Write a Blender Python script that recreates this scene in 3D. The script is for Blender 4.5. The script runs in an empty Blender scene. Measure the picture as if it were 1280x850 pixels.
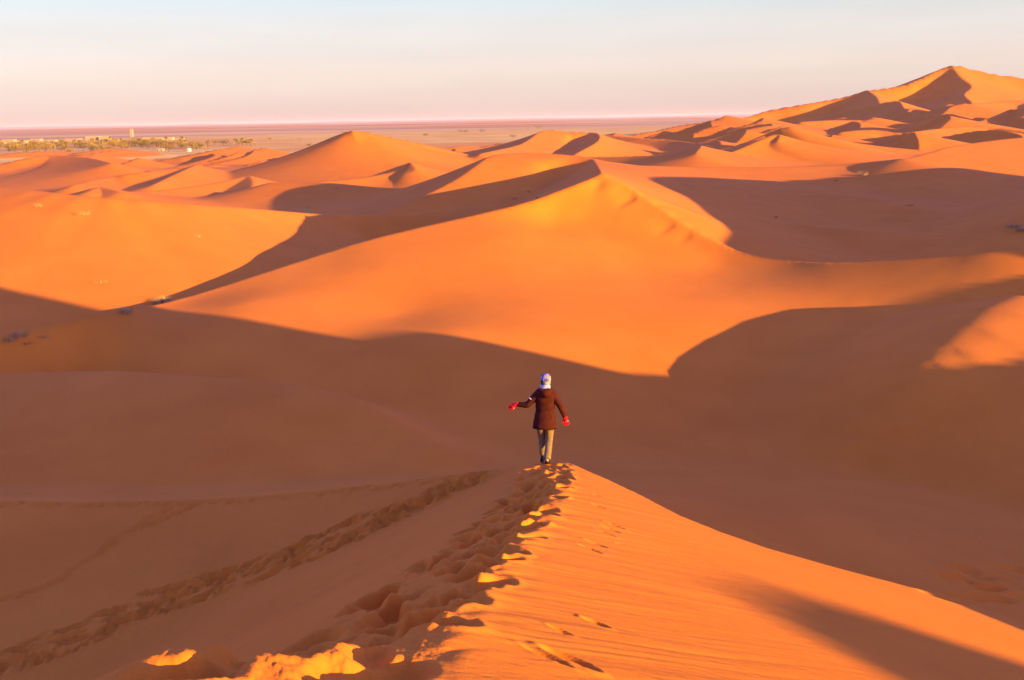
import math, numpy as np
F=1256.0; PITCH=math.radians(12.41); ROLL=0.0178
SUN_AZ=math.radians(60.0)   # to the right of straight back
SUN_EL=math.radians(8.0)
SUN=np.array([math.cos(SUN_EL)*math.sin(SUN_AZ),-math.cos(SUN_EL)*math.cos(SUN_AZ),math.sin(SUN_EL)])
_fw=np.array([0,math.cos(PITCH),-math.sin(PITCH)]); _up=np.array([0,math.sin(PITCH),math.cos(PITCH)]); _rt=np.array([1.,0,0])
CR=_rt*math.cos(ROLL)-_up*math.sin(ROLL); CU=_rt*math.sin(ROLL)+_up*math.cos(ROLL)
def ray(u,v):
    """direction with unit y for photo pixel (1280x850)"""
    d=CR*(u-640)/F+CU*(425-v)/F+_fw
    return d/d[1]
def at(u,v,D): return ray(u,v)*D
def project(P):
    P=np.asarray(P); a=P@CR; b=P@CU; c=P@_fw
    return 640+F*a/c, 425-F*b/c
def cm(pts,n):
    """catmull-rom through rows, n samples per span"""
    p=np.array(pts,float); q=np.vstack([2*p[0]-p[1],p,2*p[-1]-p[-2]]); out=[]
    t=np.linspace(0,1,n,endpoint=False)[:,None]
    for i in range(1,len(q)-2):
        a,b,c,d=q[i-1],q[i],q[i+1],q[i+2]
        out.append(.5*((2*b)+(-a+c)*t+(2*a-5*b+4*c-d)*t**2+(-a+3*b-3*c+d)*t**3))
    out.append(p[-1:]); return np.vstack(out)
def smax(a,b,k):
    h=np.clip(.5+.5*(b-a)/k,0,1); return a+(b-a)*h+k*h*(1-h)
def smin(a,b,k): return -smax(-a,-b,k)
def sstep(a,b,x):
    t=np.clip((x-a)/(b-a),0,1); return t*t*(3-2*t)
# ---------- noise
def vnoise(x,y,seed=0):
    xi=np.floor(x).astype(np.int64); yi=np.floor(y).astype(np.int64)
    fx=x-xi; fy=y-yi; fx=fx*fx*fx*(fx*(fx*6-15)+10); fy=fy*fy*fy*(fy*(fy*6-15)+10)
    def h(a,b):
        n=(a*374761393+b*668265263+seed*982451653)&0xffffffff
        n=((n^(n>>13))*1274126177)&0xffffffff
        n=n^(n>>16); return (n&0xffffff)/float(0xffffff)*2-1
    return (h(xi,yi)*(1-fx)+h(xi+1,yi)*fx)*(1-fy)+(h(xi,yi+1)*(1-fx)+h(xi+1,yi+1)*fx)*fy
# ---------- ridge primitive
def ridge(pts,mL,mR,A=12,k=.5,n=3,rnd=0.0,far=None,raw=False,pw=3,lip=None):
    """pts rows (u,v,D) or raw xyz; mL,mR slopes (scalar or per pt) left/right of travel"""
    P=np.array([p[:3] if raw else at(*p[:3]) for p in pts],float)
    N=len(P)
    mL=np.broadcast_to(np.array(mL,float),N); mR=np.broadcast_to(np.array(mR,float),N)
    Q=cm(np.column_stack([P,mL,mR]),n)
    return dict(Q=Q,A=A,k=k,rnd=rnd,far=far,pw=pw,lip=lip)
def eval_ridge(R,x,y):
    Q=R['Q']; W=0; C=0; S=0; ML=0; MR=0; dm=np.full(x.shape,1e18)
    for i in range(len(Q)-1):
        a=Q[i];b=Q[i+1]; ex,ey=b[0]-a[0],b[1]-a[1]; L2=ex*ex+ey*ey+1e-9
        px=x-a[0];py=y-a[1]
        t=np.clip((px*ex+py*ey)/L2,0,1)
        qx=px-t*ex;qy=py-t*ey; d2=qx*qx+qy*qy
        sg=(ex*py-ey*px)/np.sqrt(L2)
        # soft side near ends
        sd=sg/np.sqrt(d2+1e-6); sd=np.clip(sd,-1,1)
        w=np.sqrt(L2)/(d2+1e-3*L2)**R['pw']
        W=W+w; C=C+w*(a[2]+t*(b[2]-a[2])); S=S+w*sd
        ML=ML+w*(a[3]+t*(b[3]-a[3])); MR=MR+w*(a[4]+t*(b[4]-a[4]))
        dm=np.minimum(dm,d2)
    C/=W;S/=W;ML/=W;MR/=W
    d=np.sqrt(dm)
    if R['rnd']>0: d=np.sqrt(d*d+R['rnd']**2)-R['rnd']
    m=MR+(ML-MR)*(.5+.5*S)
    A=R['A']
    z=C-A*(1-np.exp(-m*d/A))-.12*np.abs(m)*d
    if R['lip']:
        hh,LL,sgn=R['lip']; z=z-hh*(1-np.exp(-(d/LL)**2))*np.clip(.5+sgn*.5*S*1.2,0,1)*np.exp(-(np.minimum(d,60)/60)**2)
    return z
def apply_ridge(R,x,y,h):
    Q=R['Q']; far=R['far'] or 1e9
    if far>1e8:
        mn=min(Q[:,3].min(),Q[:,4].min()); 
        far=R['A']*4/ max(mn,.03)
    m=(x>Q[:,0].min()-far)&(x<Q[:,0].max()+far)&(y>Q[:,1].min()-far)&(y<Q[:,1].max()+far)
    if not m.any(): return
    z=eval_ridge(R,x[m],y[m])
    h[m]=smax(h[m],z,R['k'])
# ---- base level: Shepard-blended control heights in (azimuth, ln r)
_BC=[ # u, D, z
(-900,25,-14),(-900,100,-15),(-200,30,-12),(-200,60,-14),(-200,120,-15),(-100,250,-19),(-100,500,-24),(-100,900,-27.3),
(200,29,-12.2),(200,47,-13.2),(200,75,-14.5),(200,130,-15),(200,250,-18),(200,500,-23.5),(200,900,-27.5),
(640,29,-13),(640,48,-13),(500,90,-13.5),(640,130,-14),(640,250,-15.5),(640,500,-20.5),(640,1000,-26.5),(640,1500,-28),
(1000,29,-13.2),(1000,45,-13.2),(1000,95,-11.5),(1000,150,-12),(1000,300,-13),(1000,600,-15),(1000,1100,-17),(1000,2000,-28),
(1400,28,-13.2),(1400,45,-13.0),(1400,85,-11.2),(1400,150,-11),(1400,300,-12),(1400,600,-10),(1400,1100,-10),(1400,2500,-28),
(2300,45,-12),(2300,150,-12),(2300,500,-12),(2300,1200,-12),(2300,3000,-28),
(640,4000,-28),(-500,2500,-28),(-2500,1000,-28),(1800,6000,-28)]
_bt=[];
for u,D,z in _BC:
    p=at(u,150,D); _bt.append((math.atan2(p[0],p[1]),math.log(math.hypot(p[0],p[1])),z))
for a in range(90,271,30):
    for r_,z in ((20,-12),(60,-13),(200,-14),(600,-16),(1500,-24),(3500,-28)):
        _bt.append((math.radians(a if a<=180 else a-360),math.log(r_),z))
_bt=np.array(_bt)
def base(x,y):
    r=np.hypot(x,y)+.5; th=np.arctan2(x,y); lr=np.log(r)
    W=0;Z=0
    for t,l,z in _bt:
        dt=np.abs(th-t); dt=np.minimum(dt,2*np.pi-dt)
        w=1/((dt*1.6)**2+(lr-l)**2+.01)**2
        W=W+w;Z=Z+w*z
    Z=Z/W
    q=sstep(math.log(1500),math.log(3000),lr)
    return Z*(1-q)+(-28)*q
RIDGES=[]
def RG(*a,**k): RIDGES.append(ridge(*a,**k))
# left crest running away from the walker's ridge (C)
RG([(640,586,19.3),(560,593.5,20),(480,605,21),(360,617,22),(250,625,22.7),(120,628,23.2),(0,627,23.6),(-300,620,24.5),(-700,600,26)],.16,.35,A=6,k=.5,rnd=.15)
# M1 rounded mound, far left middle
RG([(-500,455,42),(-200,462,41.5),(0,467,41),(130,465,40),(250,472,39),(340,480,38),(440,503,36.5),(520,550,34)],.55,.10,A=8,k=.25,rnd=.9)
# G: the big dune, left arm, peak, right arm; the side towards the camera is a fitted surface
GL=[(-500,455,41),(-300,448,42),(-100,430,43),(20,415,45),(100,398,47),(160,388,49.5),(240,370,54.5),(380,325,61.5),(480,295,65),(640,258,70.5),(700,238,73.5),(752,218,77)]
GR=[(752,218,77),(775,228,76),(800,245,74.5),(860,285,70),(920,313,66.5),(980,325,64),(1040,328,61.5),(1100,326,60),(1180,320,58.5),(1280,312,57),(1500,305,56),(1900,315,56)]
RG(GL,[.35]*5+[.4,.45,.5,.5,.5,.45,.4],.9,A=11,k=.4,rnd=.3)
RG(GR,[.2,.22,.22,.22,.22,.25,.3,.3,.3,.3,.3,.3],.9,A=9,k=.4,rnd=.1)
_gc=np.vstack([cm([at(*p) for p in GL],4),cm([at(*p) for p in GR],5)[1:]])
GPTS=np.vstack([_gc[::1],np.array([
(3,70.5,-6.8),(0,66,-7.2),(5,67,-7.9),(-7.5,59,-8.5),(0,60,-8.6),(7,61,-9.3),(-14,52,-9.2),(-6,52,-10.0),(2,52,-10.0),(10,52,-10.6),(14,57,-10.1),
(20,52,-10.6),(27,50,-10.2),(34,50,-10.1),(20,45,-11.3),(28,44,-10.4),(10,44,-12.3),(3.5,44,-11.5),(-4,47,-10.15),(0,43,-11.3),(-8,44,-10.7),(-16,44,-10.5),(-24,43.3,-11.0),(-34,43.3,-10.8),
(-34,30,-12),(-20,34,-12),(-8,34,-12.6),(4,34,-13),(16,36,-12.8),(28,36,-11.9),(40,40,-10.8),(60,40,-11),(50,28,-13),(28,26,-13.2),(10,26,-13.6),(-10,26,-13),(-30,22,-13),(60,20,-13)])])
_off=[]
for _p in cm([at(*p) for p in GR],3)[1:]:
    if _p[0]<15.2: _off+= [(_p[0]-.9,_p[1]-.9,_p[2]-.42)]
GPTS=np.vstack([GPTS,np.array(_off)])
def _tps(d2): return d2*np.log(d2+1e-9)
def tps_fit(P,lam=.0):
    n=len(P); X=P[:,:2]; d2=((X[:,None]-X[None])**2).sum(-1); K=_tps(d2)+lam*np.eye(n)
    B=np.column_stack([np.ones(n),X]); M=np.zeros((n+3,n+3)); M[:n,:n]=K; M[:n,n:]=B; M[n:,:n]=B.T
    return X,np.linalg.solve(M,np.concatenate([P[:,2],np.zeros(3)]))
def tps_eval(T,x,y):
    X,c=T; z=c[-3]+c[-2]*x+c[-1]*y
    for i in range(len(X)): z=z+c[i]*_tps((x-X[i,0])**2+(y-X[i,1])**2)
    return z
GT=tps_fit(GPTS,.02)
def gface(x,y,h):
    m=(x>-45)&(x<60)&(y>20)&(y<86)
    yc=np.interp(x,_gc[:,0],_gc[:,1]); m&=(y<yc)
    if not m.any(): return
    z=tps_eval(GT,x[m],y[m])
    w=sstep(20,26,y[m])*sstep(60,52,x[m])*sstep(-45,-38,x[m])
    z=z*w+(-14)*(1-w)
    hh=h[m]; dd=np.abs(y[m]-yc[m])
    h[m]=smax(hh,z,.02+.5*sstep(0,6,dd))
# L: broad dune at left behind it
RG([(-500,225,95),(-200,228,84),(0,235,76),(100,245,73),(200,252,76),(330,262,88),(410,268,97),(500,268,100),(560,262,102),(640,253,98),(700,250,98)],
   .3,[.12,.12,.135,.185,.32,.42,.42,.3,.25,.25,.25],A=9,k=.7,rnd=.6)
# basin ridges behind G on the right
RG([(880,258,104),(940,268,98),(1000,281,90),(1130,291,84),(1280,299,78),(1500,300,74)],.1,.12,A=3,k=.5,rnd=.3)
RG([(960,246,118),(1050,244,114),(1130,256,104),(1200,272,95),(1290,288,86),(1500,292,80)],.1,.1,A=3,k=.5,rnd=.3)
# mound at the right edge that catches light
RG([(1900,440,50),(1600,412,50),(1400,388,50),(1280,371,48.2),(1190,433,41.4),(1130,492,38.3),(1060,585,35)],.15,.33,A=5,k=.4,rnd=1.2)
# unseen dunes off to the right, crests shaped to throw the long shadows
OCC=[(60,64,-10),(60,48,-5),(60,42,-3.9),(60,35.5,-3.6),(60,30,-3.85),(60,25.8,-3.65),(60,21.6,-3.55),(60,18.5,-3.6),(60,16.2,-3.4),(60,14.6,-3.05),(60,13.4,-2.55),(60,12.3,-1.65),(60,11.4,-.2),(60,10.4,.65),(60,8.4,.85),(60,7.0,1.5),(60,6.0,2.9),(60,4.9,4.9),(60,3,7.0),(60,.2,7.3),(60,-3.8,6.3),(60,-7.8,4.8),(60,-10.8,3.5),(60,-13.3,1.2),(60,-15.8,.4),(60,-18.1,.7),(60,-20.2,2.3),(60,-21.6,3.5),(60,-23,4.3),(60,-26,5.0),(60,-34,4.6),(60,-50,2.3),(60,-80,-4)]
RG(OCC,.5,.5,A=20,k=.3,raw=True,n=5,pw=9,far=80)
RG([(66,31,-7),(66,34,-3.2),(66,36,-1.5),(66,38,-.2),(66.5,44,-.1),(67,53,.3),(69,66,1.0),(70,74,2.2),(71,82,2.4),(73,95,1),(77,105,-.5),(83,118,-2),(92,135,-4),(105,150,-8)],.5,.5,A=14,k=.5,raw=True,pw=8)
# R1 long lit swell
RG([(745,205,140),(800,207,150),(900,209,155),(1000,208,158),(1070,204,160),(1130,198,155)],.2,.12,A=5,k=.4,rnd=1)
RG([(742,200,139),(747,208,120),(751,215,98),(752,218,77)],[.12,.14,.3,.5],.5,A=8,k=.3,rnd=.15)
# M: middle dune behind the big one
RG([(486,264,112),(540,240,120),(576,221,127),(600,204,133),(618,194,138),(660,191,142),(715,194,142),(742,199,139),(765,216,132),(800,238,118)],[.35]*9+[.2],[.15]*9+[.2],A=8,k=.5,rnd=.3)
# N: pyramidal dune left of centre
RG([(335,212,292),(372,190,284),(405,178,272),(440,163,262),(480,170,268),(520,178,275),(600,196,284)],.45,.3,A=8,k=.5,rnd=.2)
RG([(440,163,260),(448,182,252),(462,198,243),(505,210,232)],.13,.4,A=8,k=.3,rnd=.1)
# small ridges before N
RG([(380,228,170),(450,222,176),(500,212,182),(512,203,186),(520,212,178)],.3,.2,A=4,k=.4,rnd=.2)
RG([(340,228,160),(400,228,158),(470,234,150),(520,236,146)],.3,.2,A=3,k=.4,rnd=.5)
# O
RG([(600,192,270),(652,180,320),(680,163,370),(715,165,380),(745,166,380),(748,176,330),(720,192,290)],.35,.25,A=8,k=.5,rnd=.2)
# between
RG([(752,168,420),(800,172,400),(850,176,380),(900,184,330),(930,186,300)],.3,.2,A=5,k=.4,rnd=.2)
RG([(700,196,240),(790,195,230),(860,190,220),(876,182,230),(870,192,210)],.25,.2,A=5,k=.4,rnd=.2)
# P
RG([(880,190,300),(930,180,310),(958,167,320),(985,158,320),(1010,165,325),(1050,177,332),(1100,188,338),(1150,196,335)],[.35]*8,[.22,.22,.22,.2,.16,.16,.16,.16],A=9,k=.4,rnd=.1)
RG([(985,158,320),(987,168,314),(1000,182,307),(1020,196,298)],.12,.34,A=8,k=.3,rnd=.1)
RG([(900,196,250),(925,186,262),(962,170,276),(975,168,278),(972,176,270)],.3,.3,A=5,k=.4,rnd=.2)
# left field
RG([(-60,215,330),(0,205,330),(40,196,340),(70,194,345),(110,197,330),(140,204,300)],.3,.2,A=5,k=.4,rnd=.4)
RG([(90,232,190),(130,222,210),(170,216,215),(230,210,235),(245,206,245),(232,212,225),(190,232,190)],.3,.2,A=5,k=.4,rnd=.3)
RG([(150,240,150),(200,238,160),(260,230,172),(300,222,180),(312,220,182),(316,232,168),(300,244,155)],.3,.2,A=5,k=.4,rnd=.3)
RG([(110,240,140),(125,234,146),(150,240,140)],.25,.25,A=3,k=.3,rnd=.6)
# far range up to the mountain
MT=[(1190,82,1350),(1135,105,1300),(1085,113,1280),(1060,120,1270),(1030,126,1260),(1000,131,1240),(960,138,1230),(930,148,1200),(880,160,1100)]
RG([(1900,120,1200),(1500,118,1300),(1280,97,1350),(1230,90,1350),(1190,82,1350)]+MT[1:],[.45]*4+[.7,.8,.7,.6,.55,.5,.5,.5,.5],.3,A=80,k=4,rnd=1)
RG([(1190,82,1350),(1200,95,1300),(1215,108,1240),(1205,118,1180),(1215,130,1100),(1190,140,1050)],.3,.30,A=60,k=3,rnd=.5)
RG([(1085,113,1280),(1095,120,1230),(1100,130,1150)],.3,.35,A=40,k=3,rnd=1)
RG([(1060,136,1000),(1095,130,980),(1122,126,960),(1130,135,900),(1145,145,850),(1160,152,800)],.3,.4,A=30,k=2,rnd=.6)
RG([(1215,130,1100),(1280,125,1150),(1400,130,1100)],.4,.3,A=40,k=3,rnd=1)
RG([(1000,152,700),(1040,150,720),(1075,150,740),(1090,146,740)],.35,.3,A=10,k=1,rnd=.5)
RG([(1050,165,430),(1090,162,440),(1140,168,430),(1165,170,420)],.35,.3,A=8,k=1,rnd=.5)
RG([(1120,168,380),(1180,160,420),(1230,158,440),(1290,165,420)],.35,.3,A=8,k=1,rnd=.5)
_P2=at(1135,199,165)
def _pl2(x,y): return _P2[2]-.10*(x-_P2[0])+.17*(y-_P2[1])
def _edge2(L):
    o=[]
    for u,v in L:
        d=ray(u,v); D=np.linspace(90,300,2001); g=d[2]*D-_pl2(d[0]*D,D); i=int(np.argmin(np.abs(g))); o.append((d[0]*D[i],D[i]))
    return np.array(o)
_T2=_edge2([(1135,199),(1165,191),(1200,182),(1280,172),(1400,164),(1560,160)])
_T2=cm(_T2,6)
_B2=cm(_edge2([(1132,204),(1138,213),(1150,220),(1172,225),(1190,224),(1208,221),(1236,222),(1280,234),(1350,251),(1500,275)]),6)
print('R2',_T2[::6].round(),_B2[::6].round())
def r2(x,y,h):
    m=(x>30)&(x<200)&(y>90)&(y<290)
    X=x[m];Y=y[m]; z=_pl2(X,Y)
    yt=np.interp(X,_T2[:,0],_T2[:,1]); o=np.argsort(_B2[:,0]); yb=np.interp(X,_B2[o,0],_B2[o,1])
    z=z-.45*(np.sqrt(np.maximum(Y-yt,0)**2+1)-1)
    z=z-.75*(np.sqrt(np.maximum(yb-Y,0)**2+.04)-.2)
    z=z-.6*np.maximum(_T2[0,0]-X,0)-.004*np.maximum(X-110,0)**2
    h[m]=smax(h[m],z,.4)
_rg=np.random.RandomState(5)
def _barchan(cx,cy,s,hgt):
    zc=float(base(np.array([cx]),np.array([cy]))[0])
    az=math.radians(78+_rg.uniform(-28,28)); c,sn=math.cos(az),math.sin(az)
    pts=[]
    for t in (-1,-.6,-.25,0,.3,.65,1):
        lx=t*s*1.0; ly=.45*s*(t*t)*_rg.uniform(.7,1.3)+_rg.uniform(-.06,.06)*s
        pts.append((cx+c*lx-sn*ly,cy+sn*lx+c*ly,zc+hgt*(1-abs(t)**1.6*.9)))
    RG(pts,.5,.16,A=hgt*1.3,k=hgt*.15,rnd=hgt*.012,raw=True,far=s*2)
for i in range(120):
    D=math.exp(_rg.uniform(math.log(210),math.log(950))); u=_rg.uniform(-80,880)
    if u>400 and D<400 : D*=1.7
    p=at(u,150,D); _barchan(p[0],p[1],D*_rg.uniform(.03,.09),D*.0125*_rg.uniform(.35,1.05))
for i in range(40):
    D=math.exp(_rg.uniform(math.log(330),math.log(1300))); u=_rg.uniform(880,1400)
    p=at(u,150,D); _barchan(p[0],p[1],D*_rg.uniform(.06,.12),D*.02*_rg.uniform(.6,1.2))
# ---- foreground ridge
_A=np.array([(-.6,-30,2.5),(-.6,-8,0.4),(-.6,0,-1.5),tuple(at(470,850,3.0)),tuple(at(590,720,5.9)),tuple(at(660,650,9.9)),tuple(at(697,605,14)),tuple(at(706,578,18.3)),tuple(at(706,578,18.3)+np.array([.15,.6,-.3]))])
def _xc(y): return np.interp(y,_A[:,1],_A[:,0])
_ys=np.linspace(-30,24,400)
_k=np.exp(-.5*(np.arange(-12,13)/5.)**2);_k/=_k.sum()
def _sm(v): 
    w=np.pad(v,12,mode='edge'); return np.convolve(w,_k,'valid')
_xs=_sm(_xc(_ys)); _zs=_sm(np.interp(_ys,_A[:,1],_A[:,2]))
YP=18.6
MRF=.33
def faceR(x,y):
    yc=np.minimum(y,YP)
    xc=np.interp(yc,_ys,_xs); zc=np.interp(yc,_ys,_zs)
    q=x-xc; return zc-.36*q-.285*np.maximum(y-YP,0)
# far edge B of the lit face from its silhouette
_B=[]
for u,v in [(722,583),(760,600),(800,619),(850,645),(900,665),(960,686),(1060,714),(1160,740),(1280,768),(1400,795),(1700,850)]:
    d=ray(u,v); D=np.linspace(10,60,5001); g=d[2]*D-faceR(d[0]*D,D)
    i=np.where(g<0)[0]; Di=D[i[0]] if len(i) else 30
    _B.append((d[0]*Di,Di))
_B=np.array(_B)
def foreground(x,y,detail=True):
    f=np.full(x.shape,np.nan)
    m=(x>-40)&(x<60)&(y>-60)&(y<45)
    X=x[m];Y=y[m]
    yc=np.clip(Y,-30,YP); xc=np.interp(yc,_ys,_xs); zc=np.interp(yc,_ys,_zs)
    right=faceR(X,Y)
    wb=.82*sstep(20.5,17.6,Y)+.05
    bs=.30-.40*sstep(4.5,3.4,Y)*sstep(-3,0,Y)-.27*sstep(13.5,17.0,Y)
    left=zc-bs*np.minimum(xc-X,wb)-.50*np.maximum(xc-X-wb,0)-.285*np.maximum(Y-YP,0)
    g=np.where(X>xc,right,left)
    yb=np.interp(X,np.concatenate([[-40,-.5],_B[:,0],[60]]),np.concatenate([[YP+.2,YP+.2],_B[:,1],[_B[-1,1]+3]]))
    over=Y-yb
    g=g-.45*(np.sqrt(np.maximum(over,0)**2+.3**2)-.3)
    g=g-.0015*np.maximum(X-25,0)**2
    f[m]=g
    return f
def hit(u,v,D0=2.5,D1=120,fn=None):
    """where the sight line of a photo pixel meets the sand (no footprints)"""
    u=np.atleast_1d(np.array(u,float));v=np.atleast_1d(np.array(v,float))
    d=np.array([ray(a,b) for a,b in zip(u,v)]); D=np.exp(np.linspace(math.log(D0),math.log(D1),500))
    Xq=d[:,0:1]*D;Yq=np.broadcast_to(D,Xq.shape);Zq=d[:,2:3]*D
    T_=smooth_terrain(Xq.ravel(),Yq.ravel().copy()).reshape(Xq.shape)
    g=Zq-T_; s_=g<0; i=np.argmax(s_,axis=1); i=np.where(s_.any(1),i,len(D)-1); i=np.maximum(i,1); k=np.arange(len(u))
    a=g[k,i-1];b=g[k,i]; t=a/(a-b+1e-12); Dh=D[i-1]*(1-t)+D[i]*t
    return np.column_stack([d[:,0]*Dh,Dh,d[:,2]*Dh])
def smooth_terrain(x,y):
    h=base(x,y)
    for i,R in enumerate(RIDGES):
        apply_ridge(R,x,y,h)
        if i==3: gface(x,y,h)
    r2(x,y,h)
    f=foreground(x,y); m=np.isfinite(f); h[m]=smax(h[m],f[m],.35)
    return h
# ---- footprints, slides and ripples pressed into the near sand
def along(pl,t):
    p=np.array(pl,float); s=np.concatenate([[0],np.cumsum(np.hypot(*np.diff(p,axis=0).T))]); s/=s[-1]
    return np.interp(t,s,p[:,0]),np.interp(t,s,p[:,1])
def build_pits():
    rg=np.random.RandomState(11); P=[]
    # dense trampling on the crest band
    n=300
    for i in range(n):
        y=2.0+16.3*((i+rg.rand())/n)**.8; w=.85*min(1,(19.6-y)/4)
        x=float(np.interp(y,_ys,_xs))+.12-rg.rand()*(w+.16)
        a=rg.uniform(-.5,.5)+.1
        P.append((x,y,rg.uniform(.085,.135),rg.uniform(.13,.22),a,rg.uniform(.07,.135)*float(1-.55*sstep(13,16.5,y))*float(.7+.3*sstep(3,5,y)),.15))
    def add(u,v,r1,r2,ang,dep,rim=.3):
        q=hit(u,v)
        for j in range(len(q)):
            f_=lambda z:z[j] if hasattr(z,'__len__') else z
            P.append((q[j,0],q[j,1],f_(r1),f_(r2),f_(ang),f_(dep),rim))
    # beaten track down the left flank
    n=190; t=rg.rand(n)**.8; cu,cv=along([(-60,850),(80,800),(230,742),(360,698),(460,655),(560,612),(600,597)],t)
    _w=hit([80,460],[800,655]); _ta=math.atan2(_w[1,0]-_w[0,0],_w[1,1]-_w[0,1]); print('track',_w,_ta)
    off=rg.uniform(-1,1,n)*np.interp(t,[0,.5,.8,1],[21,18,17,8]); 
    add(cu-off*.3,cv+off,rg.uniform(.055,.085,n),rg.uniform(.18,.34,n),_ta+rg.normal(0,.25,n),rg.uniform(.07,.12,n))
    # single file across the hollow
    t=np.linspace(0,1,15); cu,cv=along([(5,748),(50,738),(95,710),(140,680),(175,655),(205,638)],t)
    add(cu+rg.normal(0,3,15),cv,.09,.2,.9,.05)
    t=np.linspace(0,1,6); cu,cv=along([(190,655),(240,633)],t); add(cu,cv,.09,.22,.9,.05)
    # along the left crest
    n=60; t=np.linspace(0,1,n); cu,cv=along([(0,630),(120,632),(250,629),(360,621),(480,609),(590,594)],t)
    add(cu+rg.normal(0,3,n),cv+rg.normal(0,1,n),.08,.16,1.4,.05)
    # a few steps on the lit face
    for u,v,r1,r2,dep in [(744,779,.045,.085,.05),(700,789,.03,.07,.03),(712,826,.05,.14,.06),(683,822,.035,.12,.035),(748,633,.05,.1,.04),(746,619,.04,.06,.03),
        (768,657,.05,.13,.045),(763,662,.05,.12,.04),(757,667,.045,.12,.035),(745,680,.05,.12,.04),(738,687,.04,.12,.04),(775,680,.04,.05,.02),(744,615,.04,.05,.02)]:
        add([u],[v],r1,r2,-.95,dep)
    # scuffs in the shaded flank at the far right
    n=30; add(rg.uniform(1180,1285,n),rg.uniform(708,752,n),.2,.5,1.3,.07)
    return P
def footprints(x,y,h):
    reg=(x>-26)&(x<30)&(y>1)&(y<45); idx=np.where(reg)[0]
    X=x[idx];Y=y[idx];d=np.zeros(len(idx))
    o=np.argsort(Y,kind='stable'); Ys=Y[o]
    for (px,py,r1,r2,a,dep,rim) in PITS:
        R_=2.2*max(r1,r2); i0,i1=np.searchsorted(Ys,[py-R_,py+R_]); k=o[i0:i1]; k=k[np.abs(X[k]-px)<R_]
        if not len(k): continue
        dx=X[k]-px;dy=Y[k]-py; c,s_=math.cos(a),math.sin(a)
        uu_=(dx*c-dy*s_)/r1; ww=(dx*s_+dy*c)/r2; q=uu_*uu_+ww*ww
        d[k]+=-dep*np.exp(-q*q*.7-q*.25)+dep*rim*np.exp(-(np.sqrt(q)-1.25)**2*9)
    d=np.maximum(d,-.17)
    xc=np.interp(np.clip(Y,-30,YP),_ys,_xs); q=X-xc
    # lumpy crest band
    band=sstep(-1.15,-.75,q)*sstep(.22,-.05,q)*sstep(17.0,14.5,Y)
    d+=band*(.03*vnoise(X*2.0,Y*1.3,3)+.022*vnoise(X*5.5+.3*Y,Y*4.2,4)+.04*np.abs(vnoise(X*1.7-Y*.4,Y*2.4,9))+.006*np.abs(vnoise(X*13,Y*11,41))+.004*vnoise(X*29,Y*27,42)+.003*vnoise(X*61,Y*57,43)-.065)
    # slides running down the lit face
    al=(X*.78+Y*.63); ac=(-X*.63+Y*.78)
    wob=ac+.10*vnoise(al*.5,ac*.8,5)
    face=sstep(-.02,.15,q)*sstep(19,17,Y)
    fade=sstep(3.4+1.2*vnoise(ac*1.5,ac*0,8),.6,q)
    st=np.abs(vnoise(wob*4.5,al*.28,6)); st2=vnoise(wob*13,al*.6,7); st3=vnoise(wob*30,al*1.4,17)
    d+=face*fade*(.009*st+.0035*st2+.002*st3)+face*.001*vnoise(wob*9,al*.4,12)
    # serrated edge where slabs of sand have broken
    d+=face*sstep(.5,.0,q)*.035*vnoise(ac*7,al*1.5,13)
    # texture on the far left flank
    lf=sstep(-.8,-1.4,q)*sstep(19,16,Y)
    d+=lf*.004*vnoise(X*.9*3,(Y+X)*9,14)
    h[idx]+=d
def avalanches(x,y,h):
    m=(x>6)&(x<14)&(y>67)&(y<76.5)
    X=x[m];Y=y[m]; xc=np.interp(-Y,-_gr[:,1],_gr[:,0]); q=xc-X
    w=sstep(.1,.7,q)*sstep(3.6,1.5,q)
    g=vnoise(Y*1.35+q*.9,q*.1,21); g=np.clip(g,-.2,1)
    h[m]-=w*.13*g*sstep(67,68.5,Y)*sstep(76.5,75,Y)
_gr=cm([at(*p) for p in GR[:7]],6)
PITS=build_pits()
def post(x,y,h):
    footprints(x,y,h); avalanches(x,y,h)
    r=np.hypot(x,y); m=(r>22)&(r<900)
    h[m]+=(.02*vnoise(x[m]*.12,y[m]*.12,31)+.003*vnoise(x[m]*1.3,y[m]*1.3,32))*sstep(22,50,r[m])
    h+=sstep(1500,4000,r)*3*vnoise(x/900,y/900,33)*sstep(60000,20000,r)
def terrain(x,y,detail=True):
    h=smooth_terrain(x,y)
    post(x,y,h)
    return h
SKY_ALT=800; SKY_AIR=1.0; SKY_DUST=.9; SKY_OZ=1.2; SKY_STR=.115
SKY_TINT=[(.0,(.72,.6,1.0)),(.05,(.8,.65,.92)),(.12,(.76,.7,.88)),(.24,(1.12,.83,3.3))]
PALE=[(.0,(2.0,1.62,1.56)),(.045,(2.5,2.1,1.85)),(.09,(2.4,2.3,2.12)),(.125,(2.05,2.4,2.5))]
SAND_A=(.61,.172,.011); SAND_B=(.72,.226,.017)
SUN_STR=5.0; SUN_COL=(1.0,.60,.06); EXPO=1.6
HAZE_D=2.4e-5; HAZE_COL=(.88,.74,.60)
PERSON_S=1.04; PERSON_DZ=0.0
import bpy, bmesh, random
from mathutils import Vector, Matrix, Euler
C=bpy.context.scene.collection
sc=bpy.context.scene
Q=1.0
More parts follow.
